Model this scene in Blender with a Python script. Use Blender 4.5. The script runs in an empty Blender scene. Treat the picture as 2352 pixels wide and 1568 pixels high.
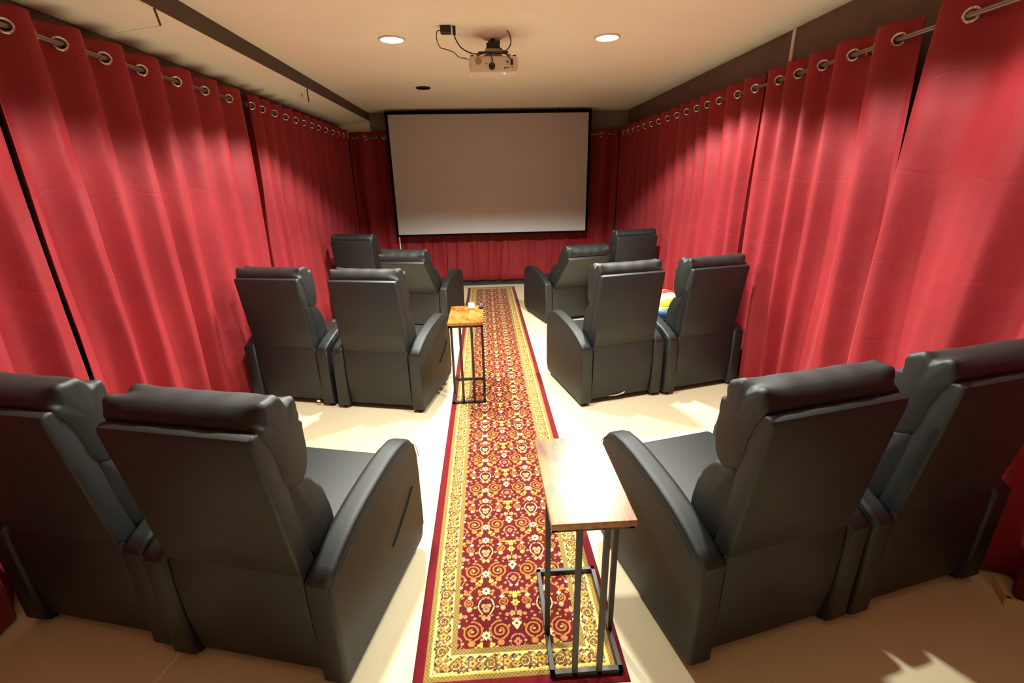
import bpy, bmesh, math, random
import numpy as np
from mathutils import Matrix, Vector, Euler

random.seed(7)
SC = bpy.context.scene
COL = SC.collection
R = math.radians

# ------------------------------------------------------------------ camera
F_PX = 1062.4
PITCH, YAW, ROLL = R(19.168), R(2.986), R(1.114)
cam_data = bpy.data.cameras.new('camera')
cam = bpy.data.objects.new('camera', cam_data)
COL.objects.link(cam)
rot = Matrix.Rotation(-YAW, 3, 'Z') @ Matrix.Rotation(-PITCH, 3, 'X') @ Matrix.Rotation(ROLL, 3, 'Y')
rt, fw, up = rot.col[0], rot.col[1], rot.col[2]
m3 = Matrix((rt, up, -fw)).transposed()
cam.matrix_world = Matrix.Translation((-0.066, 0, 1.6)) @ m3.to_4x4()
cam_data.sensor_fit = 'HORIZONTAL'
cam_data.sensor_width = 36
cam_data.lens = F_PX / 2352 * 36
cam_data.clip_start = 0.02
SC.camera = cam

# ------------------------------------------------------------------ world, exposure
world = bpy.data.worlds.new('world')
SC.world = world
world.use_nodes = True
world.node_tree.nodes['Background'].inputs[0].default_value = (0.02, 0.018, 0.016, 1)
world.node_tree.nodes['Background'].inputs[1].default_value = 1.0
SC.view_settings.view_transform = 'Standard'
SC.view_settings.look = 'None'
SC.view_settings.gamma = 1
SC.view_settings.exposure = 0.35
SC.view_settings.use_curve_mapping = False
SC.cycles.use_denoising = True
SC.cycles.max_bounces = 7
SC.cycles.diffuse_bounces = 5
SC.cycles.glossy_bounces = 3
SC.cycles.sample_clamp_indirect = 6

LAMP_W = 330.0
LAMP_COL = (0.97, 1.0, 0.90)
LAMP_CONE, LAMP_BLEND = R(138), 0.22

# room numbers
ZC, XL, XR, YB, YF = 2.555, -2.12, 2.12, -2.0, 7.47
SOF_X, SOF_Z, SOF_ZW = -1.678, 2.458, 2.392      # fascia, underside at fascia and at wall

# ------------------------------------------------------------------ helpers
def srgb(r, g, b):
    def f(c):
        c /= 255.0
        return c / 12.92 if c <= 0.04045 else ((c + 0.055) / 1.055) ** 2.4
    return (f(r), f(g), f(b), 1)

def new_mat(name, col, rough=0.6, metal=0.0, spec=0.5, sheen=0.0):
    m = bpy.data.materials.new(name)
    m.use_nodes = True
    b = m.node_tree.nodes['Principled BSDF']
    b.inputs['Base Color'].default_value = col
    b.inputs['Roughness'].default_value = rough
    b.inputs['Metallic'].default_value = metal
    b.inputs['Specular IOR Level'].default_value = spec
    if sheen:
        b.inputs['Sheen Weight'].default_value = sheen
        b.inputs['Sheen Roughness'].default_value = 0.5
    return m, m.node_tree, b

def coords(nt, scale=None):
    tc = nt.nodes.new('ShaderNodeTexCoord')
    if scale is None:
        return tc.outputs['Object']
    mp = nt.nodes.new('ShaderNodeMapping')
    mp.inputs['Scale'].default_value = scale
    nt.links.new(tc.outputs['Object'], mp.inputs['Vector'])
    return mp.outputs['Vector']

def noise(nt, vec, scale, detail=3, rough=0.55):
    n = nt.nodes.new('ShaderNodeTexNoise')
    n.inputs['Scale'].default_value = scale
    n.inputs['Detail'].default_value = detail
    n.inputs['Roughness'].default_value = rough
    nt.links.new(vec, n.inputs['Vector'])
    return n.outputs['Fac']

def ramp(nt, fac, stops):
    r = nt.nodes.new('ShaderNodeValToRGB')
    e = r.color_ramp.elements
    e[0].position, e[0].color = stops[0]
    e[1].position, e[1].color = stops[-1]
    for p, c in stops[1:-1]:
        x = e.new(p)
        x.color = c
    nt.links.new(fac, r.inputs['Fac'])
    return r.outputs['Color']

def bump(nt, b, height, strength, dist):
    bp = nt.nodes.new('ShaderNodeBump')
    bp.inputs['Strength'].default_value = strength
    bp.inputs['Distance'].default_value = dist
    nt.links.new(height, bp.inputs['Height'])
    nt.links.new(bp.outputs['Normal'], b.inputs['Normal'])

def noisy_mat(name, c1, c2, scale, rough=0.6, bscale=0, bstr=0.2, bdist=0.002, spec=0.5, sheen=0, metal=0, stretch=None):
    m, nt, b = new_mat(name, c1, rough, metal, spec, sheen)
    v = coords(nt, stretch)
    f = noise(nt, v, scale)
    nt.links.new(ramp(nt, f, [(0.3, c1), (0.7, c2)]), b.inputs['Base Color'])
    if bscale:
        bump(nt, b, noise(nt, coords(nt), bscale, 4), bstr, bdist)
    return m

M = {}
M['ceiling'] = noisy_mat('ceiling paint', srgb(247, 242, 228), srgb(242, 235, 218), 1.5, 0.85, 60, 0.15, 0.002)
M['floor'] = noisy_mat('painted concrete floor', srgb(240, 226, 190), srgb(232, 216, 178), 1.2, 0.42, 14, 0.05, 0.002)
M['wall_dark'] = noisy_mat('dark brown wall paint', srgb(116, 94, 84), srgb(104, 84, 75), 3, 0.8, 70, 0.1, 0.001)
M['wall_grey'] = noisy_mat('grey wall paint', srgb(146, 138, 130), srgb(136, 128, 120), 3, 0.8)
M['soffit_face'] = noisy_mat('dark soffit fascia', srgb(88, 72, 60), srgb(78, 64, 55), 4, 0.75)
M['seam'] = new_mat('dark seam', srgb(70, 55, 42), 0.9)[0]
M['base_black'] = new_mat('black skirting', srgb(35, 28, 28), 0.6)[0]
M['base_beige'] = noisy_mat('beige skirting', srgb(225, 200, 150), srgb(210, 182, 132), 8, 0.55)
M['white_trim'] = new_mat('white trim', srgb(225, 215, 200), 0.5)[0]

def curtain_mat():
    m, nt, b = new_mat('red curtain cloth', srgb(160, 30, 42), 0.62, 0, 0.35, 0.25)
    b.inputs['Sheen Tint'].default_value = srgb(230, 120, 120)
    v = coords(nt)
    f = noise(nt, v, 2.5, 2)
    nt.links.new(ramp(nt, f, [(0.3, srgb(132, 26, 34)), (0.7, srgb(146, 30, 39))]), b.inputs['Base Color'])
    # folded-in-the-packet creases: fine relief lines at a few heights, plus weave
    sep = nt.nodes.new('ShaderNodeSeparateXYZ')
    nt.links.new(v, sep.inputs[0])
    wob = noise(nt, v, 3.0, 2)
    add = nt.nodes.new('ShaderNodeMath'); add.operation = 'MULTIPLY_ADD'
    add.inputs[1].default_value = 0.22
    nt.links.new(wob, add.inputs[0]); nt.links.new(sep.outputs['Z'], add.inputs[2])
    md = nt.nodes.new('ShaderNodeMath'); md.operation = 'PINGPONG'; md.inputs[1].default_value = 0.21
    nt.links.new(add.outputs[0], md.inputs[0])
    cr = nt.nodes.new('ShaderNodeMapRange')
    cr.inputs['From Min'].default_value = 0.0; cr.inputs['From Max'].default_value = 0.012
    nt.links.new(md.outputs[0], cr.inputs['Value'])
    fine = noise(nt, v, 160, 3)
    big = noise(nt, v, 9, 3)
    mx = nt.nodes.new('ShaderNodeMath'); mx.operation = 'MULTIPLY_ADD'; mx.inputs[1].default_value = 0.20
    nt.links.new(cr.outputs[0], mx.inputs[0])
    s2 = nt.nodes.new('ShaderNodeMath'); s2.operation = 'MULTIPLY_ADD'; s2.inputs[1].default_value = 0.12
    nt.links.new(fine, s2.inputs[0])
    s3 = nt.nodes.new('ShaderNodeMath'); s3.operation = 'MULTIPLY'; s3.inputs[1].default_value = 1.6
    nt.links.new(big, s3.inputs[0]); nt.links.new(s3.outputs[0], s2.inputs[2])
    nt.links.new(s2.outputs[0], mx.inputs[2])
    bump(nt, b, mx.outputs[0], 0.40, 0.006)
    return m
M['curtain'] = curtain_mat()
M['chrome'] = new_mat('brushed nickel', srgb(205, 195, 190), 0.22, 1.0)[0]
M['rod'] = new_mat('dull rod metal', srgb(150, 135, 130), 0.35, 1.0)[0]

def leather():
    m, nt, b = new_mat('black faux leather', srgb(34, 35, 33), 0.57, 0, 0.68, 0.0)
    b.inputs['Sheen Roughness'].default_value = 0.35
    v = coords(nt)
    f = noise(nt, v, 5, 3)
    nt.links.new(ramp(nt, f, [(0.3, srgb(12, 14, 14)), (0.7, srgb(17, 19, 19))]), b.inputs['Base Color'])
    vo = nt.nodes.new('ShaderNodeTexVoronoi'); vo.inputs['Scale'].default_value = 260
    nt.links.new(v, vo.inputs['Vector'])
    bump(nt, b, vo.outputs['Distance'], 0.12, 0.001)
    return m
M['leather'] = leather()
M['leather_dark'] = new_mat('black underside cloth', srgb(18, 17, 18), 0.9)[0]
M['slit'] = new_mat('black slot', srgb(6, 6, 6), 0.9)[0]
M['white_cloth'] = new_mat('white lining', srgb(235, 230, 220), 0.8)[0]
M['thread'] = new_mat('dark stitching', srgb(20, 20, 20), 0.7)[0]

def wood():
    m, nt, b = new_mat('rustic brown board', srgb(170, 105, 45), 0.30, 0, 0.5)
    v = coords(nt, (9, 2.2, 9))
    f = noise(nt, v, 5, 6, 0.65)
    g = noise(nt, coords(nt), 7, 3)
    mx = nt.nodes.new('ShaderNodeMath'); mx.operation = 'MULTIPLY_ADD'; mx.inputs[1].default_value = 0.6
    s = nt.nodes.new('ShaderNodeMath'); s.operation = 'MULTIPLY'; s.inputs[1].default_value = 0.4
    nt.links.new(g, s.inputs[0]); nt.links.new(f, mx.inputs[0]); nt.links.new(s.outputs[0], mx.inputs[2])
    nt.links.new(ramp(nt, mx.outputs[0], [(0.30, srgb(80, 44, 20)), (0.42, srgb(132, 76, 32)), (0.52, srgb(172, 108, 44)), (0.68, srgb(192, 130, 60))]), b.inputs['Base Color'])
    bump(nt, b, f, 0.1, 0.001)
    return m
M['wood'] = wood()
M['iron'] = noisy_mat('black powder-coated steel', srgb(46, 38, 36), srgb(40, 34, 33), 20, 0.42)
M['screen'] = new_mat('matte white screen', srgb(206, 200, 200), 0.9, 0, 0.1)[0]
M['black_velvet'] = new_mat('black velvet border', srgb(10, 10, 11), 0.9, 0, 0.1)[0]
M['proj'] = new_mat('white projector plastic', srgb(226, 214, 196), 0.4)[0]
M['proj_gloss'] = new_mat('glossy white plastic', srgb(250, 245, 230), 0.15)[0]
M['grille'] = new_mat('grey grille', srgb(165, 148, 128), 0.6)[0]
M['black_plastic'] = new_mat('black plastic', srgb(22, 22, 24), 0.4)[0]
M['cable'] = new_mat('dark brown cable', srgb(40, 26, 16), 0.5)[0]
M['white_plastic'] = new_mat('white plastic', srgb(240, 240, 240), 0.35)[0]

def emit_mat(name, col, strength):
    m = bpy.data.materials.new(name)
    m.use_nodes = True
    nt = m.node_tree
    nt.nodes.clear()
    e = nt.nodes.new('ShaderNodeEmission')
    e.inputs[0].default_value = col
    e.inputs[1].default_value = strength
    o = nt.nodes.new('ShaderNodeOutputMaterial')
    nt.links.new(e.outputs[0], o.inputs[0])
    return m
M['lamp_glow'] = emit_mat('lit lamp lens', (1, 0.93, 0.85, 1), 5.0)
M['blue_led'] = emit_mat('blue led', (0.05, 0.25, 1, 1), 6.0)

def link(o, parent=None):
    COL.objects.link(o)
    if parent is not None:
        o.parent = parent
    return o

def obj(name, bm, mat, parent=None, loc=None, smooth=True, angle=40):
    me = bpy.data.meshes.new(name)
    bm.normal_update()
    bm.to_mesh(me)
    bm.free()
    if mat is not None:
        me.materials.append(mat)
    if smooth:
        me.polygons.foreach_set('use_smooth', [True] * len(me.polygons))
        try:
            me.set_sharp_from_angle(angle=R(angle))
        except Exception:
            pass
    o = bpy.data.objects.new(name, me)
    link(o, parent)
    if loc is not None:
        o.location = loc
    return o

def empty(name, loc=(0, 0, 0), rz=0):
    o = bpy.data.objects.new(name, None)
    o.empty_display_size = 0.1
    link(o)
    o.location = loc
    o.rotation_euler = (0, 0, rz)
    return o

def tag(o, label, cat, group=None):
    o['label'] = label
    o['category'] = cat
    if group:
        o['group'] = group
    return o

def structure(o, label=None):
    o['kind'] = 'structure'
    if label:
        o['label'] = label
    return o

def copy_tree(o, parent=None):
    c = o.copy()
    COL.objects.link(c)
    if parent is not None:
        c.parent = parent
    for ch in o.children:
        copy_tree(ch, c)
    return c

def box(bm, x0, x1, y0, y1, z0, z1, bev=0, seg=2):
    r = bmesh.ops.create_cube(bm, size=1)
    vs = r['verts']
    for v in vs:
        v.co = Vector((x0 if v.co.x < 0 else x1, y0 if v.co.y < 0 else y1, z0 if v.co.z < 0 else z1))
    if bev:
        es = set()
        for v in vs:
            es.update(v.link_edges)
        bmesh.ops.bevel(bm, geom=list(es), offset=bev, segments=seg, profile=0.5, affect='EDGES')
    return bm

def B(*a, **k):
    return box(bmesh.new(), *a, **k)

def cyl(bm, p0, p1, r0, r1=None, seg=16, caps=True):
    p0, p1 = Vector(p0), Vector(p1)
    d = p1 - p0
    q = Vector((0, 0, 1)).rotation_difference(d.normalized())
    mt = Matrix.Translation((p0 + p1) / 2) @ q.to_matrix().to_4x4()
    bmesh.ops.create_cone(bm, cap_ends=caps, cap_tris=False, segments=seg, radius1=r0, radius2=r0 if r1 is None else r1, depth=d.length, matrix=mt)
    return bm

def extrude_profile(bm, prof, x0, x1, bev=0, seg=2):
    """closed (y,z) outline extruded along x"""
    a = [bm.verts.new((x0, y, z)) for y, z in prof]
    b = [bm.verts.new((x1, y, z)) for y, z in prof]
    n = len(prof)
    f1 = bm.faces.new(a)
    f2 = bm.faces.new(b[::-1])
    for i in range(n):
        bm.faces.new((a[i], b[i], b[(i + 1) % n], a[(i + 1) % n]))
    bmesh.ops.recalc_face_normals(bm, faces=bm.faces[:])
    if bev:
        es = list(f1.edges) + list(f2.edges)
        bmesh.ops.bevel(bm, geom=es, offset=bev, segments=seg, profile=0.5, affect='EDGES')
    return bm

def torus(bm, c, axis, R0, r0, n=20, m=8):
    q = Vector((0, 0, 1)).rotation_difference(Vector(axis).normalized())
    rings = []
    for i in range(n):
        a = 2 * math.pi * i / n
        ring = []
        for j in range(m):
            t = 2 * math.pi * j / m
            p = Vector(((R0 + r0 * math.cos(t)) * math.cos(a), (R0 + r0 * math.cos(t)) * math.sin(a), r0 * math.sin(t)))
            ring.append(bm.verts.new(Vector(c) + q @ p))
        rings.append(ring)
    for i in range(n):
        for j in range(m):
            bm.faces.new((rings[i][j], rings[(i + 1) % n][j], rings[(i + 1) % n][(j + 1) % m], rings[i][(j + 1) % m]))
    return bm

def tube(bm, pts, r, seg=8, sub=6):
    """smooth tube through points (Catmull-Rom)"""
    P = [Vector(p) for p in pts]
    Q = [P[0] * 2 - P[1]] + P + [P[-1] * 2 - P[-2]]
    path = []
    for i in range(1, len(Q) - 2):
        for k in range(sub):
            t = k / sub
            a, b, c, d = Q[i - 1], Q[i], Q[i + 1], Q[i + 2]
            path.append(0.5 * ((2 * b) + (c - a) * t + (2 * a - 5 * b + 4 * c - d) * t * t + (3 * b - a - 3 * c + d) * t ** 3))
    path.append(P[-1])
    prev = None
    for i, p in enumerate(path):
        d = (path[min(i + 1, len(path) - 1)] - path[max(i - 1, 0)]).normalized()
        u = d.orthogonal().normalized() if prev is None else (prev - d * prev.dot(d)).normalized()
        prev = u
        w = d.cross(u)
        ring = [bm.verts.new(p + (u * math.cos(2 * math.pi * j / seg) + w * math.sin(2 * math.pi * j / seg)) * r) for j in range(seg)]
        if i:
            for j in range(seg):
                bm.faces.new((last[j], last[(j + 1) % seg], ring[(j + 1) % seg], ring[j]))
        else:
            bm.faces.new(ring[::-1])
        last = ring
    bm.faces.new(last)
    return bm

# ------------------------------------------------------------------ room shell
structure(obj('floor', B(XL - .1, XR + .1, YB - .1, YF + .1, -.1, 0), M['floor'], smooth=False), 'cream painted concrete floor')
structure(obj('ceiling', B(XL - .1, XR + .1, YB - .1, YF + .1, ZC, ZC + .1), M['ceiling'], smooth=False), 'tan painted ceiling')
structure(obj('wall_left', B(XL - .1, XL, YB, YF, 0, ZC), M['wall_dark'], smooth=False))
structure(obj('wall_right', B(XR, XR + .1, YB, YF, 0, ZC), M['wall_dark'], smooth=False))
structure(obj('wall_back', B(XL, XR, YB - .1, YB, 0, ZC), M['ceiling'], smooth=False))
wf = structure(obj('wall_front', B(XL, XR, YF, YF + .1, 0, ZC), M['wall_grey'], smooth=False))
obj('soffit_end_panel', B(XL, SOF_X, YF - .006, YF, 2.22, ZC), M['ceiling'], wf, smooth=False)

# boxed soffit along the left wall: dark fascia and tan underside
def sof_z(x):
    return SOF_Z + (x - SOF_X) * (SOF_Z - SOF_ZW) / (SOF_X - XL)
bm = bmesh.new()
rim = [(XL, sof_z(XL)), (SOF_X - .012, sof_z(SOF_X - .012)), (SOF_X - .012, ZC), (XL, ZC)]
va = [bm.verts.new((x, YB, z)) for x, z in rim]
vb = [bm.verts.new((x, YF, z)) for x, z in rim]
bm.faces.new(va); bm.faces.new(vb[::-1])
for i in range(4):
    bm.faces.new((va[i], vb[i], vb[(i + 1) % 4], va[(i + 1) % 4]))
bmesh.ops.recalc_face_normals(bm, faces=bm.faces[:])
sof = obj('trim_1', bm, M['ceiling'], smooth=False)
structure(sof, 'boxed soffit with tan underside')
obj('fascia', B(SOF_X - .012, SOF_X, YB, YF, SOF_Z - .004, ZC), M['soffit_face'], sof, smooth=False)
bm = bmesh.new()
prof = [(-2.11, 2.2), (-2.11, 3.05), (-1.80, 3.06), (-1.70, 2.87), (-1.70, 2.2)]
a = [bm.verts.new((x, y, sof_z(x) - .0005)) for x, y in prof]
b = [bm.verts.new((x, y, sof_z(x) - .005)) for x, y in prof]
bm.faces.new(a); bm.faces.new(b[::-1])
for i in range(5):
    bm.faces.new((a[i], b[i], b[(i + 1) % 5], a[(i + 1) % 5]))
bmesh.ops.recalc_face_normals(bm, faces=bm.faces[:])
obj('access_panel', bm, M['ceiling'], sof, smooth=False)
bm = bmesh.new()
for p0, p1, r in [((-2.10, 3.052), (-1.80, 3.063), .003), ((-1.798, 3.063), (-1.695, 2.86), .006), ((-1.70, 5.02), (-1.88, 5.58), .006), ((-1.80, 5.15), (-1.85, 5.30), .004)]:
    cyl(bm, (p0[0], p0[1], sof_z(p0[0]) - .002), (p1[0], p1[1], sof_z(p1[0]) - .002), r, seg=6)
obj('seam', bm, M['seam'], sof, smooth=False)

structure(obj('baseboard_front', B(XL, XR, YF - .02, YF, 0, .10, bev=.004), M['base_black'], smooth=False))
bm = bmesh.new()
pts = [(1.955, 1.352), (1.897, 1.252), (1.945, 1.217), (2.0, 1.175), (XR, 1.16)]
for i in range(len(pts) - 1):
    p, q_ = Vector((*pts[i], 0)), Vector((*pts[i + 1], 0))
    d = (q_ - p).normalized()
    n = Vector((d.y, -d.x, 0)) * -0.012
    vs = []
    for z in (0, .042):
        for s, e in ((p - d * .004, 1), (q_ + d * .004, 1)):
            vs.append((s.x, s.y, z)); vs.append((s.x + n.x, s.y + n.y, z))
    V = [bm.verts.new(v) for v in vs]
    for f in ((0, 1, 3, 2), (4, 5, 7, 6), (0, 1, 5, 4), (2, 3, 7, 6), (0, 2, 6, 4), (1, 3, 7, 5)):
        bm.faces.new([V[k] for k in f])
bmesh.ops.recalc_face_normals(bm, faces=bm.faces[:])
structure(obj('baseboard_right', bm, M['base_beige'], smooth=False), 'low beige skirting with a corner jog')
structure(obj('trim_2', B(XR - .012, XR, 3.575, 3.605, 2.25, ZC, bev=.003), M['white_trim'], smooth=False), 'white vertical joint strip on brown wall band')
bm = bmesh.new()
cyl(bm, (.79, 5.42, ZC - .002), (.79, 5.42, ZC + .02), .085, seg=28)
structure(obj('trim_3', bm, M['ceiling'], smooth=False), 'painted-over round ceiling cover')

# ------------------------------------------------------------------ downlights
def downlight(x, y, label, lit=True, watts=LAMP_W):
    t = empty('downlight', (x, y, ZC))
    tag(t, label, 'ceiling light', 'recessed ceiling downlights')
    bm = bmesh.new()
    torus(bm, (0, 0, -.003), (0, 0, 1), .086, .008, 32, 8)
    obj('trim_ring', bm, M['white_trim'] if lit else M['black_plastic'], t)
    bm = bmesh.new()
    cyl(bm, (0, 0, -.006), (0, 0, .004), .08, seg=32)
    obj('lens', bm, M['lamp_glow'] if lit else M['black_velvet'], t)
    if lit:
        L = bpy.data.lights.new('lamp', 'SPOT')
        L.energy = watts
        L.color = LAMP_COL
        L.spot_size = LAMP_CONE
        L.spot_blend = LAMP_BLEND
        L.shadow_soft_size = .06
        lo = bpy.data.objects.new('lamp', L)
        link(lo, t)
        lo.location = (0, 0, -.02)
    return t
downlight(-.672, 3.81, 'lit round downlight between projector and soffit')
downlight(.855, 3.785, 'lit round downlight between projector and brown wall band')
downlight(-.672, 2.03, 'lit round downlight above back row on the soffit side', watts=LAMP_W * .66)
downlight(.855, 2.03, 'lit round downlight above back row on the brown wall side', watts=LAMP_W * .55)
downlight(-.672, 5.60, 'unlit black round downlight nearest the projection screen', lit=False).scale = (.85, .85, 1)

# ------------------------------------------------------------------ rug
def make_rug():
    X0, Y0, Y1 = .368, 1.072, 7.24
    xs = np.arange(-X0, X0 + 1e-6, 2 * X0 / 245)
    ys, y = [], Y0
    while y < Y1:
        ys.append(y)
        y += .003 + max(0, (y - 2.2)) * .0011
    ys.append(Y1)
    ys = np.array(ys)
    nx, ny = len(xs), len(ys)
    X, Y = np.meshgrid(xs, ys)
    C = lambda r, g, b: np.array(srgb(r, g, b)[:3])
    crim, red, gold, cream, yel, beige, dark, tan, navy, pink = C(100, 10, 18), C(114, 10, 24), C(200, 122, 58), C(244, 226, 160), C(228, 186, 84), C(198, 146, 98), C(60, 12, 16), C(168, 138, 78), C(58, 50, 48), C(208, 120, 90)
    P, XP = .2853, .232
    col = np.empty((ny, nx, 3)); col[:] = crim
    ub = np.abs((X + XP / 2) % XP - XP / 2)
    ua = XP / 2 - ub
    v0 = (Y - 1.285 + P / 2) % P - P / 2
    def put(mask, c):
        col[mask] = c
    def each():
        return (v0, v0 - P, v0 + P)
    def disc(u, v, cu, cv, r, c, outline=.003, petals=0, core=None, squash=1.0):
        d = np.hypot((u - cu), (v - cv) / squash)
        rr = r
        if petals:
            rr = r * (1 + .22 * np.cos(petals * np.arctan2(v - cv, u - cu)))
        put(d < rr + outline, dark)
        put(d < rr, c)
        if core is not None:
            put(d < r * .33, core)
    def spiral(u, v, cu, cv, r0, pitch, w, c, turns, sgn=1):
        du, dv = u - cu, v - cv
        r = np.hypot(du, dv)
        ph = (np.arctan2(sgn * du, dv) % (2 * np.pi)) / (2 * np.pi)
        best = np.full(r.shape, 9.)
        for k in range(turns):
            best = np.minimum(best, np.abs(r - (r0 - pitch * (ph + k))))
        best = np.where(r > r0 + w, 9., best)
        put((best < w * 1.5 + .0008), dark * .5 + crim * .5)
        put(best < w, c)
    def seg(u, v, a, b, w, c):
        ax, ay = a; bx, by = b
        t = np.clip(((u - ax) * (bx - ax) + (v - ay) * (by - ay)) / ((bx - ax) ** 2 + (by - ay) ** 2), 0, 1)
        d = np.hypot(u - ax - t * (bx - ax), v - ay - t * (by - ay))
        put(d < w + .002, dark * .5 + crim * .5)
        put(d < w, c)
    for v in each():
        if True:
            # vine
            seg(ub, v, (.104, -.052), (.07, -.09), .0032, gold)
            seg(ub, v, (.07, -.09), (.0, -.128), .0032, gold)
            seg(ub, v, (.112, -.02), (.09, .033), .003, gold)
            # spirals
            spiral(ub, v, .063, .0, .042, .0165, .0032, gold, 2)
            disc(ub, v, .064, .0, .006, C(190, 170, 80), .001)
            disc(ub, v, .062, -.047, .0125, gold, .002, 0, pink)
            # A axis
            disc(ua, v, 0, -.018, .0155, cream, .003, 8, navy)
            disc(ua, v, .021, -.055, .010, yel, .002, 3)
            disc(ua, v, 0, -.106, .0165, cream, .003, 8, navy)
            tv = (v - .105)
            wdt = np.where(tv > 0, np.sqrt(np.clip(1 - (tv / .046) ** 2, 0, 1)), np.clip(1 - (-tv / .052) ** 1.5, 0, 1)) * .033
            inside = (ua < wdt) & (np.abs(tv) < .05)
            put((ua < wdt + .003) & (np.abs(tv) < .053) & (wdt > 0), dark)
            put(inside, cream)
            put(inside & (ua < wdt - .0045), crim * .75)
            disc(ua, v, .010, .110, .010, beige, .0015)
            disc(ua, v, 0, .092, .013, beige, .0015)
            disc(ua, v, 0, .094, .004, navy, 0)
            disc(ua, v, .043, .104, .006, cream, .0015, 0, None, .8)
            disc(ua, v, .010, .056, .008, beige, .0015, 0, None, 1.5)
            disc(ua, v, .022, .066, .006, gold, .0015)
            # B axis
            disc(ub, v, 0, .026, .0155, cream, .003, 4, navy, 1.25)
            arch = np.abs(np.hypot(ub, (v + .045)) - .027)
            put((arch < .004) & (v > -.062), dark)
            put((arch < .0026) & (v > -.062), pink)
            seg(ub, v, (.022, -.06), (.013, -.078), .0022, pink)
            disc(ub, v, .013, -.082, .006, cream, .0015)
            disc(ub, v, .028, -.045, .006, beige, .0015)
            disc(ub, v, 0, -.048, .013, pink, .002, 5, crim)
            disc(ub, v, 0, -.13, .014, yel, .002, 5)
            disc(ub, v, .015, -.122, .008, yel, .0015)
            disc(ub, v, 0, .118, .0145, yel, .0025, 6, C(150, 90, 30))
            seg(ub, v, (0, .10), (0, .082), .004, gold)
            disc(ub, v, .014, .070, .012, beige, .002, 5, pink)
            disc(ub, v, .034, .066, .008, pink, .0015)
            # small spirals
            spiral(ub, v, .049, .124, .021, .010, .0026, gold, 2, -1)
            disc(ub, v, .050, .098, .0115, beige, .002, 0, cream)
            disc(ub, v, .052, .151, .0085, cream, .002, 4)
            for cu, cv, r, c in ((.062, .072, .006, gold), (.055, -.088, .007, pink), (.088, -.106, .007, gold), (.03, -.10, .006, pink), (.082, .148, .005, gold)):
                disc(ub, v, cu, cv, r, c, .0015)
    for v in each():
        for cu, cv, r, c in ((.020, .152, .006, gold), (.034, .170 - P, .007, gold), (.075, .104, .006, pink), (.092, .165 - P, .007, gold), (.100, .012, .006, gold),
                             (.030, .018, .0055, gold), (.100, -.034, .006, beige), (.036, -.068, .006, gold), (.078, -.066, .0065, yel), (.05, -.106, .006, gold), (.012, .045, .006, pink), (.106, .145, .006, gold), (.072, .055, .0055, beige), (.040, .048, .005, gold)):
            disc(ub, v, cu, cv, r, c, .0018, 3)
        disc(ub, v, .063, .041, .006, gold, .0015, 0, None, .7)
        disc(ub, v, .088, -.074, .008, gold, .0015, 2)
        disc(ub, v, .045, -.118, .007, gold, .0015, 2)
    # borders
    e = np.minimum(np.minimum(X0 - np.abs(X), Y - Y0), Y1 - Y)
    side = (X0 - np.abs(X)) <= np.minimum(Y - Y0, Y1 - Y)
    s = np.where(side, Y - Y0, X + X0)
    guard = ((e >= .038) & (e < .060)) | ((e >= .126) & (e < .147))
    put(guard, tan)
    ge = np.where(e < .1, e - .038, e - .126)
    g2 = guard & ((np.floor(s / .007) + np.floor(ge / .0055)) % 2 == 0)
    put(g2, C(120, 92, 40))
    put(guard & ((ge < .0022) | (ge > .019)), C(150, 116, 50))
    put((e >= .0565) & (e < .060), yel)
    body = (e >= .060) & (e < .126)
    sv = col.copy()
    put(body, C(242, 216, 122))
    t = e - .093
    Q = .122
    olive, mauve, lt = C(176, 138, 58), C(150, 104, 72), C(250, 236, 176)
    w = (s + .01) % Q - Q / 2
    vine = np.abs(t - .021 * np.sin(2 * np.pi * s / Q))
    put(vine < .0042, C(120, 84, 36))
    put(vine < .0026, olive)
    disc(w - .030, t, 0, 0, .020, mauve, .002, 8)
    disc(w - .030, t, 0, 0, .0135, C(214, 164, 74), .0015, 5, navy)
    spiral(w + .030, t + .003, 0, 0, .024, .011, .0022, C(140, 100, 44), 2)
    disc(w + .030, t + .003, 0, 0, .005, mauve, .001)
    disc(w, t, 0, .017, .010, C(206, 150, 80), .002, 4, lt)
    disc(w, t, 0, -.018, .009, mauve, .002, 4, lt)
    for off in (.058, -.064):
        disc(w - off, t, 0, -.010, .011, C(196, 146, 70), .002, 4, navy)
        disc(w - off, t, 0, .018, .008, mauve, .0015, 3)
    for cu, cv, sl in ((.012, -.024, 1), (.050, .022, -1), (-.048, .022, 1), (-.014, -.026, -1), (.048, -.022, 1), (-.010, .026, 1), (.022, .025, -1), (-.05, -.022, -1)):
        put((np.abs((w - cu) + sl * (t - cv) * .9) < .0055) & (np.abs(t - cv) < .0042), navy)
    keep = ~body
    col[keep] = sv[keep]
    put(e < .038, red)
    put(e < .0045, C(110, 8, 22))
    rng = np.random.default_rng(3)
    col *= (1 + rng.normal(0, .055, (ny, nx, 1)))
    col = np.clip(col, 0, 1)
    Z = np.full_like(X, .009) + rng.normal(0, .0006, X.shape)
    Z[e < .006] = .004
    verts = np.stack([X, Y, Z], -1).reshape(-1, 3)
    idx = np.arange(nx * ny).reshape(ny, nx)
    q = np.stack([idx[:-1, :-1], idx[:-1, 1:], idx[1:, 1:], idx[1:, :-1]], -1).reshape(-1, 4)
    # skirt down to the floor
    per = np.concatenate([idx[0, :], idx[1:, -1], idx[-1, -2::-1], idx[-2:0:-1, 0]])
    low = verts[per].copy(); low[:, 2] = .0005
    nb = len(verts)
    verts = np.vstack([verts, low])
    k = np.arange(len(per)); k2 = (k + 1) % len(per)
    q2 = np.stack([per[k], nb + k, nb + k2, per[k2]], -1)
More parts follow.
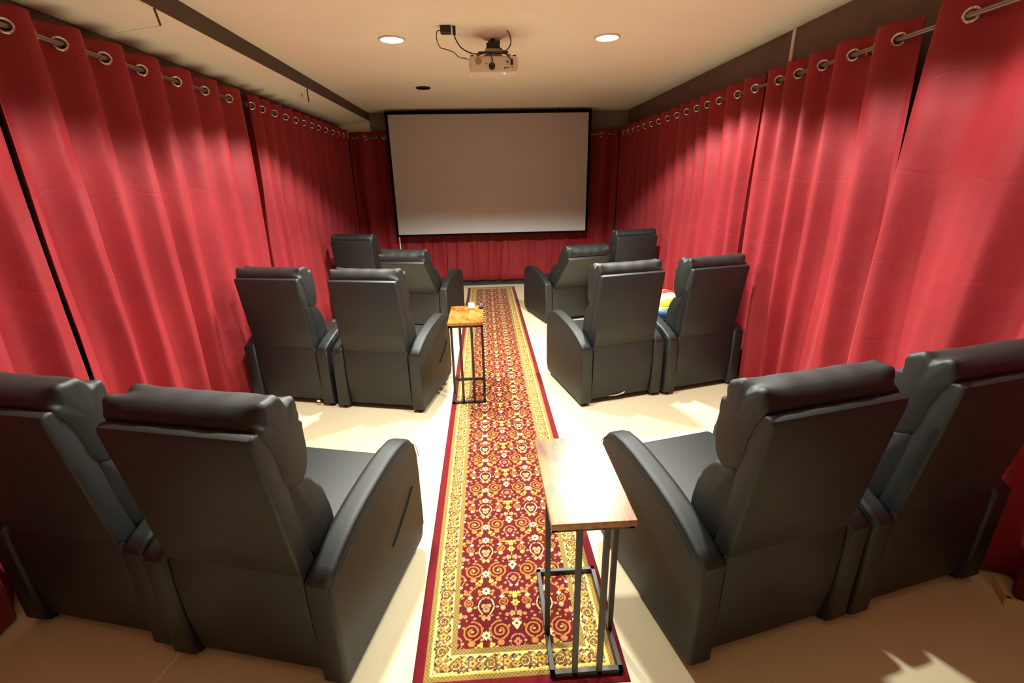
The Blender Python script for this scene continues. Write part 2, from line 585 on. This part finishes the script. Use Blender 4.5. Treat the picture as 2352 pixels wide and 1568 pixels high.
    q = np.vstack([q, q2]).astype(np.int32)
    me = bpy.data.meshes.new('carpet_runner')
    me.vertices.add(len(verts)); me.vertices.foreach_set('co', verts.astype(np.float32).ravel())
    me.loops.add(q.size); me.loops.foreach_set('vertex_index', q.ravel())
    me.polygons.add(len(q)); me.polygons.foreach_set('loop_start', np.arange(0, q.size, 4, dtype=np.int32))
    me.update(calc_edges=True)
    ca = me.color_attributes.new('pattern', 'FLOAT_COLOR', 'POINT')
    cc = np.ones((len(verts), 4), np.float32)
    cc[:nb, :3] = col.reshape(-1, 3)
    cc[nb:, :3] = C(110, 8, 22)
    ca.data.foreach_set('color', cc.ravel())
    m, nt, b = new_mat('woven rug', (1, 1, 1, 1), 0.85, 0, 0.2, 0.1)
    at = nt.nodes.new('ShaderNodeAttribute'); at.attribute_name = 'pattern'
    nt.links.new(at.outputs['Color'], b.inputs['Base Color'])
    bump(nt, b, noise(nt, coords(nt), 500, 2), 0.3, 0.002)
    me.materials.append(m)
    o = bpy.data.objects.new('carpet_runner', me)
    link(o)
    tag(o, 'crimson and gold oriental carpet runner down the centre aisle', 'rug')
make_rug()

# ------------------------------------------------------------------ curtains
ROD_L, ROD_R, ROD_F = 2.24, 2.22, 2.22
def smooth_noise(n, seed):
    r = np.random.default_rng(seed)
    return r.normal(0, 1, n)

def curtain(name_label, rings, place, ztop, zbot, amp, seed, first=None, last=None, group=None, lowamp=1.25, flare=(0, 0)):
    """rings: positions along the rod where a ring faces the viewer (phase = 2 pi k).
       place(s, d, z) -> world point; d is the offset towards the room."""
    rng = np.random.default_rng(seed)
    rings = np.array(rings, float)
    ph = 2 * np.pi * np.arange(len(rings))
    a = rings[0] - (rings[1] - rings[0]) * .30 if first is None else first
    b = rings[-1] + (rings[-1] - rings[-2]) * .62 if last is None else last
    S = np.concatenate([[a], rings, [b]])
    PH = np.concatenate([[-2 * np.pi * (rings[0] - a) / (rings[1] - rings[0])], ph, [ph[-1] + 2 * np.pi * (b - rings[-1]) / (rings[-1] - rings[-2])]])
    n = max(12, int(round((PH[-1] - PH[0]) / (2 * np.pi) * 26)))
    phase = np.linspace(PH[0], PH[-1], n + 1)
    s = np.interp(phase, PH, S)
    zs = np.concatenate([np.linspace(ztop, ztop - .055, 5)[:-1], np.linspace(ztop - .055, ztop - .105, 9)[:-1], np.linspace(ztop - .105, ztop - .3, 5)[:-1], np.linspace(ztop - .3, zbot, 22)])
    root = empty('curtain', place(float(s.mean()), 0, zbot))
    bm = bmesh.new()
    waves = len(rings) + 2
    wj = rng.normal(0, 1, waves + 2)       # each fold has its own depth further down
    wk = rng.normal(0, 1, waves + 2)
    wp = rng.normal(0, 1, waves + 2)
    grid = []
    for z in zs:
        t = (ztop - z) / (ztop - zbot)
        row = []
        tt = min(1, t * 1.4)
        for i in range(n + 1):
            p = phase[i]
            k = (p - phase[0]) / (2 * np.pi)
            k0 = int(k); fr = k - k0
            jit = wj[k0] * (1 - fr) + wj[k0 + 1] * fr
            j2 = wk[k0] * (1 - fr) + wk[k0 + 1] * fr
            j3 = wp[k0] * (1 - fr) + wp[k0 + 1] * fr
            A = amp * (1 + (lowamp - 1 + .28 * jit) * tt)
            pp = p + tt * (.55 * j2 + .35 * math.sin(2.2 * t * math.pi + 1.7 * j3))
            c = math.sin(pp)
            d = A * (c * .85 + .18 * math.sin(2 * pp + .8 * j3) * tt + .10 * math.sin(3 * pp + j2) * tt)
            d += .008 * tt * math.sin(p * .37 + 5 * t + seed)
            ds = .020 * tt * math.sin(pp * 1.0 + j3 + 3 * t)
            ds += tt * (flare[1] * (i / n) ** 5 - flare[0] * (1 - i / n) ** 5)
            d = max(-.09, min(.048, d))
            row.append(bm.verts.new(Vector(place(s[i] + ds, d, z)) - root.location))
        grid.append(row)
    # cloth with the ring holes left open
    holes = []
    kmin, kmax = math.ceil(phase[0] / math.pi), math.floor(phase[-1] / math.pi)
    arc = np.concatenate([[0], np.cumsum(np.hypot(np.diff(s), np.diff(amp * .85 * np.sin(phase))))])
    for kk in range(kmin, kmax + 1):
        p = kk * math.pi
        if p < phase[0] + .25 or p > phase[-1] - .25:
            continue
        holes.append((float(np.interp(p, phase, arc)), float(np.interp(p, phase, s)), kk))
    zc = ztop - .08
    for r in range(len(zs) - 1):
        for i in range(n):
            ca, cz = (arc[i] + arc[i + 1]) / 2, (zs[r] + zs[r + 1]) / 2
            if any((ca - h[0]) ** 2 + (cz - zc) ** 2 < .0215 ** 2 for h in holes):
                continue
            bm.faces.new((grid[r][i], grid[r + 1][i], grid[r + 1][i + 1], grid[r][i + 1]))
    cl = obj('cloth', bm, M['curtain'], root, angle=180)
    so = cl.modifiers.new('thickness', 'SOLIDIFY')
    so.thickness = .003
    for ha, hs, kk in holes:
        i = int(np.argmin(np.abs(phase - kk * math.pi)))
        sl = (math.cos(kk * math.pi)) * amp * .85 * (phase[min(i + 1, n)] - phase[max(i - 1, 0)]) / (s[min(i + 1, n)] - s[max(i - 1, 0)])
        p0 = Vector(place(hs, 0, zc)); p1 = Vector(place(hs + .01, .01 * sl, zc))
        tn = (p1 - p0).normalized()
        bm = bmesh.new()
        torus(bm, p0 - root.location, tn.cross(Vector((0, 0, 1))), .0265, .0065, 18, 8)
        obj('grommet', bm, M['chrome'], root)
    tag(root, name_label, 'curtain', group)
    return root

RX, LX, FY = 2.0, -2.01, 7.375
left_place = lambda s, d, z: (LX + d, s, z)
right_place = lambda s, d, z: (RX - d, s, z)
front_place = lambda s, d, z: (s, FY - d, z)
def run(a, b, step, seed):
    r = random.Random(seed)
    out, x = [], a
    while x < b:
        out.append(x); x += step * r.uniform(.86, 1.16)
    return out
GL, GR, GF = 'red curtains along the soffit wall', 'red curtains along the brown-banded wall', 'red curtains behind the projection screen'
ordn = ['first', 'second', 'third', 'fourth', 'fifth', 'sixth', 'seventh']
left_panels = [run(5.95, 7.2, .25, 1), [4.49, 4.69, 4.95, 5.21, 5.47, 5.70], [2.342, 2.608, 2.877, 3.152, 3.474, 3.794, 4.123], run(.45, 2.0, .30, 2), run(-1.7, .15, .30, 5)]
left_ends = [(5.83, 7.30), (4.345, 5.82), (2.16, 4.335), (.33, 2.15), (-1.8, .32)]
for i, rg in enumerate(left_panels):
    curtain('%s red grommet curtain panel from the screen, under the soffit' % ordn[i], rg, left_place, ROD_L + .08, .012, .056, 10 + i, group=GL, first=left_ends[i][0], last=left_ends[i][1])
right_panels = [run(6.55, 7.2, .22, 3), [5.284, 5.55, 5.82, 6.07, 6.31], [3.793, 4.048, 4.355, 4.578, 4.80, 5.03], [2.52, 2.818, 3.06, 3.286, 3.496], run(.6, 2.1, .29, 4), run(-1.7, .35, .30, 6)]
right_panels[4][-1] = 2.161
right_ends = [(6.435, 7.30), (5.175, 6.425), (3.66, 5.165), (2.44, 3.65), (.49, 2.27), (-1.8, .48)]
for i, rg in enumerate(right_panels):
    curtain('%s red grommet curtain panel from the screen, below brown wall band' % ordn[i], rg, right_place, ROD_R + .08, .012, .054, 30 + i, group=GR, first=right_ends[i][0], last=right_ends[i][1], flare=(.07 if i == 3 else 0, .075 if i == 4 else 0))
for i, (a, b) in enumerate(((-1.975, -.677), (-.665, .735), (.747, 1.97))):
    curtain(['red curtain panel behind the screen at the soffit end', 'red curtain panel behind the middle of the projection screen', 'red curtain panel behind the screen at the brown-banded wall end'][i],
            run(a + .1, b - .1, .27, 50 + i), front_place, ROD_F + .08, .10, .017, 50 + i, group=GF, first=a, last=b)

def rod(label, p0, p1, wall_dir):
    p0, p1 = Vector(p0), Vector(p1)
    t = empty('curtain_rod', (p0 + p1) / 2)
    c = t.location
    bm = bmesh.new(); cyl(bm, p0 - c, p1 - c, .0125, seg=14)
    obj('pole', bm, M['rod'], t)
    n = max(2, int((p1 - p0).length / 2))
    for i in range(n + 1):
        p = p0.lerp(p1, (i + .02) / (n + .04)) - c
        bm = bmesh.new()
        cyl(bm, p + Vector((0, 0, -.02)), p + Vector(wall_dir) + Vector((0, 0, -.02)), .006, seg=8)
        cyl(bm, p + Vector((0, 0, -.026)), p + Vector((0, 0, -.008)), .008, seg=8)
        obj('bracket', bm, M['rod'], t)
    for p in (p0, p1):
        bm = bmesh.new(); bmesh.ops.create_uvsphere(bm, u_segments=14, v_segments=8, radius=.02, matrix=Matrix.Translation(p - c))
        obj('finial', bm, M['rod'], t)
    tag(t, label, 'curtain rod')
rod('metal curtain rod under the soffit', (LX, YB + .15, ROD_L), (LX, 7.28, ROD_L), (XL - LX, 0, 0))
rod('metal curtain rod below the brown wall band', (RX, YB + .15, ROD_R), (RX, 7.28, ROD_R), (XR - RX, 0, 0))
rod('metal curtain rod on the wall behind the screen', (-1.93, FY, ROD_F), (1.93, FY, ROD_F), (0, YF - FY, 0))

# ------------------------------------------------------------------ projection screen
sx0, sx1, sz0, sz1, sy = -1.352, 1.452, .865, 2.487, 7.13
t = empty('projection_screen', ((sx0 + sx1) / 2, sy, sz0))
tag(t, 'large white projection screen with black border at end of room', 'projection screen')
cx, hw, h = t.location.x, (sx1 - sx0) / 2, sz1 - sz0
obj('screen_fabric', B(-hw, hw, 0, .006, 0, h), M['screen'], t, smooth=False)
for nm, bb in (('border', (-hw - .04, -hw, -.004, .02, -.03, h + .045)), ('border', (hw, hw + .04, -.004, .02, -.03, h + .045)),
               ('border', (-hw, hw, -.004, .02, h, h + .045)), ('border', (-hw, hw, -.004, .02, -.03, 0))):
    obj(nm, B(*bb, bev=.002), M['black_velvet'], t, smooth=False)
for x in (-hw * .7, hw * .7):
    bm = bmesh.new(); cyl(bm, (x, .012, h + .04), (x, .012, ZC - sz0), .006, seg=8)
    obj('hanger', bm, M['black_plastic'], t)
bm = bmesh.new()
tube(bm, [(-1.352, 7.15, .85), (-1.35, 7.16, .6), (-1.34, 7.17, .3), (-1.345, 7.18, .003)], .008, 8, 5)
tag(obj('cord', bm, M['white_plastic']), 'thin white cord hanging below the screen corner', 'cord')

# ------------------------------------------------------------------ recliner
def cushion(w, prof, nx=18, pucker=.0, ends=.035, seed=0):
    """soft bolster: closed (y,z) outline swept along x, rounded and puckered at both ends"""
    rng = random.Random(seed)
    bm = bmesh.new()
    n = len(prof)
    cy = sum(p[0] for p in prof) / n; cz = sum(p[1] for p in prof) / n
    xs = []
    for i in range(nx + 1):
        u = i / nx * 2 - 1
        xs.append(math.copysign(1 - (1 - abs(u)) ** 1.7, u))
    rows = []
    for u in xs:
        x = u * w
        dist = w - abs(x)
        k = 1.0
        if dist < ends:
            k = 1 - .16 * (1 - math.sqrt(max(0, 1 - (1 - dist / ends) ** 2)))
        row = []
        for j, (y, z) in enumerate(prof):
            ang = math.atan2(z - cz, y - cy)
            rip = 0
            if pucker:
                rip = pucker * math.exp(-(dist / .04) ** 1.3) * (math.sin(7 * ang + 1.3 * math.copysign(1, u)) + .6 * math.sin(13 * ang)) * max(0, math.sin(ang + .1)) ** .7
                rip += pucker * .10 * math.sin(x * 38 + 2 * ang + seed) * math.sin(x * 17 + seed)
            kk = k + rip
            row.append(bm.verts.new((x, cy + (y - cy) * kk, cz + (z - cz) * kk)))
        rows.append(row)
    for i in range(nx):
        for j in range(n):
            bm.faces.new((rows[i][j], rows[i + 1][j], rows[i + 1][(j + 1) % n], rows[i][(j + 1) % n]))
    for row in (rows[0], rows[-1]):
        c = Vector((row[0].co.x + math.copysign(.004, row[0].co.x), cy, cz))
        cv = bm.verts.new(c)
        for j in range(n):
            bm.faces.new((row[j], row[(j + 1) % n], cv))
    bmesh.ops.recalc_face_normals(bm, faces=bm.faces[:])
    return bm

def catmull(pts, sub=4):
    n = len(pts); out = []
    for i in range(n):
        a, b, c, d = (Vector(pts[(i + k) % n]) for k in (-1, 0, 1, 2))
        for k in range(sub):
            t = k / sub
            p = 0.5 * ((2 * b) + (c - a) * t + (2 * a - 5 * b + 4 * c - d) * t * t + (3 * b - a - 3 * c + d) * t ** 3)
            out.append((p.x, p.y))
    return out

HW, AW, DEP = .34, .092, .715
ARM_TOP = [(0, .452), (.05, .482), (.11, .512), (.19, .541), (.28, .563), (.37, .578), (.46, .590), (.54, .594), (.61, .588), (.66, .566), (.693, .528), (.710, .475)]
def make_recliner():
    root = empty('recliner')
    L = M['leather']
    obj('base', B(-.25, .25, .045, .66, .035, .30, bev=.01), M['leather_dark'], root, smooth=False)
    for s in (-1, 1):
        for y in (.06, .62):
            bm = bmesh.new(); cyl(bm, (s * (HW - .046), y, 0), (s * (HW - .046), y, .05), .026, .032, 14)
            obj('foot', bm, M['black_plastic'], root)
        # arm: side panel with a rounded back end, padded top strip, stitched seam
        x0, x1 = (s * (HW - AW), s * HW) if s > 0 else (s * HW, s * (HW - AW))
        prof = [(.012, .028), (0, .045)] + ARM_TOP + [(.715, .38), (.715, .10), (.700, .085), (.690, .050), (.665, .035)]
        bm = bmesh.new()
        extrude_profile(bm, prof, x0, x1, bev=.014, seg=3)
        arm = obj('armrest', bm, L, root, angle=50)
        # padded strip: slightly proud band along the top
        bm = bmesh.new()
        top = [(y - .001, z + .004) for y, z in ARM_TOP]
        rows = []
        for i, (y, z) in enumerate(top):
            p = Vector(top[max(0, i - 1)]); q = Vector(top[min(len(top) - 1, i + 1)])
            d = (q - p).normalized(); nrm = Vector((-d.y, d.x))
            row = []
            for k in range(9):
                a = k / 8 * 2 - 1
                hgt = .0025 * (1 - abs(a) ** 4) - .010 * abs(a) ** 10
                xx = (x0 + x1) / 2 + a * (AW / 2 - .002)
                row.append(bm.verts.new((xx, y + nrm.x * hgt, z + nrm.y * hgt)))
            rows.append(row)
        for i in range(len(rows) - 1):
            for k in range(8):
                bm.faces.new((rows[i][k], rows[i][k + 1], rows[i + 1][k + 1], rows[i + 1][k]))
        bmesh.ops.recalc_face_normals(bm, faces=bm.faces[:])
        pad = obj('arm_pad', bm, L, arm, angle=60)
        pad.modifiers.new('thickness', 'SOLIDIFY').thickness = .004
        bm = bmesh.new()
        tube(bm, [(s * (HW + .0005), y + .008, z - .020) for y, z in ARM_TOP[1:]], .0016, 5, 2)
        obj('stitching', bm, M['thread'], arm)
        if s > 0:
            bm = bmesh.new()
            tube(bm, [(HW + .0005, .40, .245), (HW + .001, .47, .277), (HW + .001, .55, .32), (HW + .0005, .62, .366)], .0045, 6, 4)
            obj('lever_slot', bm, M['slit'], arm)
    # seat and folded footrest
    bm = B(-.247, .247, .10, .725, .28, .445, bev=.035, seg=4)
    for v in bm.verts:
        if v.co.z > .40:
            v.co.z += .018 * (1 - (v.co.x / .25) ** 2) * (1 - ((v.co.y - .42) / .33) ** 2 * .6)
    obj('seat', bm, L, root, angle=60, loc=(0, 0, .012))
    obj('footrest', B(-.245, .245, .680, .735, .06, .30, bev=.02, seg=3), L, root, angle=60)
    # lower back flap
    bm = bmesh.new()
    extrude_profile(bm, [(.030, .050), (.012, .20), (.008, .35), (.014, .475), (.030, .478), (.06, .30), (.06, .05)], -.243, .243, bev=.006)
    obj('back_flap', bm, L, root, angle=50)
    # backrest: origin at its hinge
    PY, PZ = .10, .42
    o = lambda pr: [(y - PY, z - PZ) for y, z in pr]
    bm = bmesh.new()
    prof = o([(.010, .470), (-.012, .60), (-.036, .78), (-.063, .968), (-.060, .985), (-.045, .993), (-.005, .990), (.02, .93), (.05, .70), (.09, .45), (.05, .44)])
    extrude_profile(bm, prof, -.243, .243, bev=.010, seg=3)
    back = obj('backrest', bm, L, root, loc=(0, PY, PZ), angle=50)
    pr = catmull(o([(-.030, .990), (-.026, 1.026), (.005, 1.050), (.060, 1.054), (.108, 1.030), (.134, .97), (.142, .90), (.142, .83), (.125, .772), (.085, .748), (.03, .78), (.005, .90)]))
    obj('head_cushion', cushion(.248, pr, 60, .125, .022, 3), L, back, angle=180)
    pr = catmull(o([(.035, .775), (.075, .780), (.125, .758), (.175, .69), (.205, .60), (.215, .51), (.195, .44), (.14, .415), (.09, .44), (.05, .60)]))
    obj('lumbar_cushion', cushion(.246, pr, 30, .03, .03, 8), L, back, angle=180)
    bm = bmesh.new()
    tube(bm, [(-.238, -.058 - PY, .972 - PZ), (0, -.0605 - PY, .972 - PZ), (.238, -.058 - PY, .972 - PZ)], .0022, 5, 4)
    obj('piping', bm, L, back)
    return root

proto = make_recliner()
GC = {'back': 'recliners of the back row', 'middle': 'recliners of the middle row', 'front': 'recliners of the front row'}
chairs = [
    ('back', .897, 1.150, 12.5, 0, 'black back-row recliner with wooden side table at its left arm'),
    ('back', -.901, 1.180, -14.0, 0, 'black back-row recliner across the runner from the bare-topped side table'),
    ('back', 1.576, 1.294, 12.3, 0, 'black back-row recliner beside the brown-banded wall and beige skirting'),
    ('back', -1.568, 1.366, -14.2, 0, 'black back-row recliner against the curtains under the soffit'),
    ('middle', .918, 3.112, 13.3, 0, 'black middle-row recliner with torn white lining under its back'),
    ('middle', -.886, 3.126, -13.1, 0, 'black middle-row recliner beside the side table holding remotes'),
    ('middle', 1.598, 3.251, 13.7, 0, 'black middle-row recliner holding a striped beach ball'),
    ('middle', -1.583, 3.304, -13.1, 0, 'black middle-row recliner against the curtains under the soffit'),
    ('front', .925, 5.25, 15.8, 37, 'leaned-back black front-row recliner between runner and brown-banded wall'),
    ('front', -.851, 5.16, -12.9, 35, 'leaned-back black front-row recliner between runner and soffit wall'),
    ('front', 1.618, 5.21, 9.0, 0, 'upright black front-row recliner beside the brown-banded wall'),
    ('front', -1.575, 5.45, -11.0, 0, 'upright black front-row recliner against the curtains under the soffit'),
]
for i, (row, x, y, a, rec, lab) in enumerate(chairs):
    c = proto if i == 0 else copy_tree(proto)
    c.location = (x, y, 0)
    c.rotation_euler = (0, 0, R(a))
    tag(c, lab, 'recliner', GC[row])
    for ch in c.children:
        if ch.name.startswith('backrest') and rec:
            ch.rotation_euler = (R(rec), 0, 0)
            ch.location = (0, .075, .445)
    if lab.startswith('black middle-row recliner with torn'):
        bm = bmesh.new()
        V = [bm.verts.new(p) for p in ((-.10, .018, .055), (-.02, .016, .060), (.035, .018, .075), (.03, .020, .060), (-.03, .022, .048))]
        bm.faces.new(V)
        r_ = bmesh.ops.extrude_face_region(bm, geom=bm.faces[:])
        for v in r_['geom']:
            if isinstance(v, bmesh.types.BMVert):
                v.co.y += .003
        obj('torn_lining', bm, M['white_cloth'], c, smooth=False)['label'] = 'torn strip of white lining'
    if lab.startswith('black middle-row recliner against'):
        obj('care_tag', B(.19, .215, .012, .016, .030, .045), M['white_cloth'], c, smooth=False)

# ------------------------------------------------------------------ side tables
def side_table(x, y, label):
    t = empty('side_table', (x, y, 0))
    W2, D, H = .128, .455, .65
    obj('tabletop', B(-W2, W2, .0, D + .02, H - .022, H, bev=.002), M['wood'], t, smooth=False)
    b_ = .009
    def bar(nm, p0, p1):
        a, c = Vector(p0), Vector(p1)
        lo = Vector([min(a[i], c[i]) - b_ for i in range(3)]); hi = Vector([max(a[i], c[i]) + b_ for i in range(3)])
        return obj(nm, B(lo.x, hi.x, lo.y, hi.y, lo.z, hi.z, bev=.0015, seg=1), M['iron'], t, smooth=False)
    e = W2 - .012
    zb, zt = .021, H - .032
    bar('base_rail', (-e, .012, zb), (e, .012, zb)); bar('base_rail', (-e, D - .012, zb), (e, D - .012, zb))
    bar('base_rail', (-e, .012, zb), (-e, D - .012, zb)); bar('base_rail', (e, .012, zb), (e, D - .012, zb))
    bar('top_rail', (-e, .022, zt), (e, .022, zt)); bar('top_rail', (-e, D - .012, zt), (e, D - .012, zt))
    bar('top_rail', (-e, .022, zt), (-e, D - .012, zt)); bar('top_rail', (e, .022, zt), (e, D - .012, zt))
    for xx, yy in ((-e, .16), (e, .16), (-e * .36, .012), (e * .36, .012)):
        bar('leg', (xx, yy, zb), (xx, yy, zt))
    tag(t, label, 'side table', 'C-shaped side tables by the runner')
    return t
side_table(.224, 1.09, 'bare-topped wood and black steel side table near the back row')
side_table(-.232, 3.172, 'wood and black steel side table with two remotes on it')

def remote(x, y, rz, w, l, h, mat, bmat, label):
    t = empty('remote_control', (x, y, .651), rz)
    obj('body', B(-w / 2, w / 2, -l / 2, l / 2, 0, h, bev=min(w, h) * .42, seg=4), mat, t, angle=60)
    for i in range(5):
        for j in (-1, 0, 1):
            bm = bmesh.new(); cyl(bm, (j * w * .24, -l * .3 + i * l * .14, h - .001), (j * w * .24, -l * .3 + i * l * .14, h + .002), w * .075, seg=8)
            obj('button', bm, bmat, t)
    tag(t, label, 'remote')
remote(-.197, 3.60, R(4), .052, .135, .024, M['white_plastic'], M['white_plastic'], 'white rounded remote lying on the side table')
remote(-.118, 3.585, R(-3), .036, .115, .022, M['black_plastic'], M['grille'], 'small black remote lying on the side table')

# ------------------------------------------------------------------ beach ball
def beach_ball(loc, r, rotation):
    t = empty('beach_ball', (loc[0], loc[1], loc[2]))
    cols = [srgb(235, 70, 40), srgb(250, 250, 245), srgb(250, 225, 40), srgb(250, 250, 245), srgb(60, 150, 240), srgb(250, 250, 245), srgb(250, 225, 40), srgb(250, 250, 245)]
    rm = Euler(rotation).to_matrix()
    mats = {}
    for k in range(12):
        bm = bmesh.new()
        nu, nv = 8, 16
        rows = []
        for i in range(nu + 1):
            a = math.pi / 2 - .12 + (k + i / nu) * math.pi / 6
            row = []
            for j in range(nv + 1):
                b = math.pi * (.06 + .88 * j / nv)
                rr = r * (1 - .012 * (abs(i / nu - .5) * 2) ** 6)
                row.append(bm.verts.new(rm @ Vector((rr * math.cos(b), rr * math.sin(b) * math.cos(a), rr * math.sin(b) * math.sin(a)))))
            rows.append(row)
        for i in range(nu):
            for j in range(nv):
                bm.faces.new((rows[i][j], rows[i][j + 1], rows[i + 1][j + 1], rows[i + 1][j]))
        bmesh.ops.recalc_face_normals(bm, faces=bm.faces[:])
        c = cols[k % 6]
        if c not in mats:
            mats[c] = new_mat('ball vinyl', c, .3)[0]
        p = obj('panel', bm, mats[c], t, angle=180)
        p.modifiers.new('thickness', 'SOLIDIFY').thickness = .002
    for s in (-1, 1):
        bm = bmesh.new()
        d = rm @ Vector((s, 0, 0))
        cyl(bm, d * r * .95, d * r * .985, r * .21, r * .19, 20)
        obj('end_cap', bm, M['white_plastic'], t)
    tag(t, 'red, yellow, white and blue striped beach ball on recliner seat', 'ball')
beach_ball((1.415, 3.69, .592), .128, (0, 0, R(12)))

# ------------------------------------------------------------------ projector
PX, PYY, PZ = .034, 3.62, 2.288      # rear-bottom centre
t = empty('projector', (PX, PYY, PZ))
tag(t, 'white ceiling-mounted projector with cables at its rear', 'projector')
bm = B(-.162, .162, 0, .22, .014, .118, bev=.014, seg=4)
for v in bm.verts:
    v.co.x *= 1 + .03 * math.sin((v.co.z / .118) * math.pi)
body = obj('body', bm, M['proj'], t, angle=50)
for s in (-1, 1):
    bm = bmesh.new()
    tube(bm, [(s * .158, .006, .018), (s * .167, .002, .045), (s * .169, .002, .075), (s * .164, .004, .112)], .0045, 8, 4)
    obj('side_edge', bm, M['proj_gloss'], t)
def disc(nm, x, z, r, mat, y0=-.004, sx=1):
    bm = bmesh.new(); cyl(bm, (x, y0, z), (x, .003, z), r, seg=20)
    return obj(nm, bm, mat, t)
disc('vent_grille', -.104, .088, .023, M['grille'], -.0015)
disc('power_plug', -.012, .055, .022, M['black_plastic'], -.012)
disc('port', .095, .082, .0065, M['black_plastic'])
disc('port', -.052, .073, .004, M['cable'])
obj('port', B(.073, .083, -.003, .002, .040, .050), M['black_plastic'], t, smooth=False)
obj('port', B(.090, .102, -.003, .002, .044, .050), M['black_plastic'], t, smooth=False)
obj('port', B(.124, .130, -.003, .002, .046, .051), M['cable'], t, smooth=False)
obj('video_plug', B(.116, .133, -.022, .004, .062, .094, bev=.003), M['black_plastic'], t, smooth=False)
bm = bmesh.new(); bmesh.ops.create_uvsphere(bm, u_segments=12, v_segments=8, radius=.006, matrix=Matrix.Translation((.073, .012, .0155)))
obj('power_light', bm, M['blue_led'], t)
for x in (-.145, .145):
    for y in (.03, .22):
        bm = bmesh.new(); cyl(bm, (x, y, .116), (x, y, .128), .012, seg=12)
        obj('foot', bm, M['black_plastic'], t)
mt_z = ZC - PZ
bm = bmesh.new()
cyl(bm, (0, .10, mt_z - .025), (0, .10, mt_z), .062, .105, 28)
obj('ceiling_plate', bm, M['proj'], t)
bm = bmesh.new()
cyl(bm, (0, .10, .17), (0, .10, mt_z - .02), .016, seg=16)
box(bm, -.045, .042, .06, .14, .172, .212, bev=.006)
box(bm, -.032, .050, .07, .13, .195, .228, bev=.006)
obj('mount_joint', bm, M['black_plastic'], t, smooth=False)
bm = bmesh.new()
box(bm, -.055, .055, .04, .16, .150, .172, bev=.004)
for sx_, sy_ in ((-1, -1), (1, -1), (-1, 1), (1, 1)):
    tube(bm, [(0, .10, .158), (sx_ * .06, .10 + sy_ * .05, .150), (sx_ * .115, .10 + sy_ * .085, .121)], .008, 6, 4)
obj('mount_arm', bm, M['grille'], t)
bm = bmesh.new()
tube(bm, [(-.012, -.012, .060), (-.010, -.045, .085), (-.018, -.035, .115), (-.03, .0, .135), (.02, .03, .14), (.07, .03, .138), (.10, -.01, .14), (.05, -.02, .135), (-.06, -.02, .137), (-.10, .0, .140), (-.06, .03, .145), (.03, .04, .150)], .004, 6, 5)
obj('looped_cable', bm, M['cable'], t)
bm = bmesh.new()
tube(bm, [(.124, -.022, .085), (.10, -.04, .105), (.065, -.03, .140), (.045, .0, .165), (.03, .06, .19)], .0042, 6, 5)
obj('video_cable', bm, M['cable'], t)

a_ = empty('power_adapter', (-.275, 3.53, ZC))
tag(a_, 'black power adapter fixed to the ceiling beside the projector', 'power adapter')
obj('brick', B(-.035, .035, -.03, .03, -.042, 0, bev=.006), M['black_plastic'], a_, smooth=False)
obj('connector', B(.044, .064, -.012, .012, -.05, 0, bev=.004), M['black_plastic'], a_, smooth=False)
bm = bmesh.new()
tube(bm, [(.054, 0, -.045), (.062, -.005, -.075), (.10, .0, -.125), (.17, .03, -.150), (.215, .08, -.135), (.25, .14, -.12), (.285, .17, -.105)], .004, 6, 5)
obj('thick_cable', bm, M['cable'], a_)
bm = bmesh.new()
tube(bm, [(-.035, 0, -.022), (-.058, .0, -.03), (-.062, .0, -.07), (-.045, .01, -.115), (-.015, .03, -.122), (.04, .05, -.135), (.075, .07, -.16), (.12, .09, -.165), (.150, .10, -.178)], .0028, 6, 5)
obj('thin_cable', bm, M['cable'], a_)
bm = bmesh.new()
tube(bm, [(.13, 3.62, ZC - .001), (.15, 3.63, ZC - .03), (.155, 3.65, ZC - .07), (.13, 3.68, ZC - .10), (.085, 3.70, ZC - .105), (.062, 3.71, ZC - .075)], .0038, 6, 5)
tag(obj('ceiling_cable', bm, M['cable']), 'brown cable looping from the ceiling to the projector mount', 'cable')
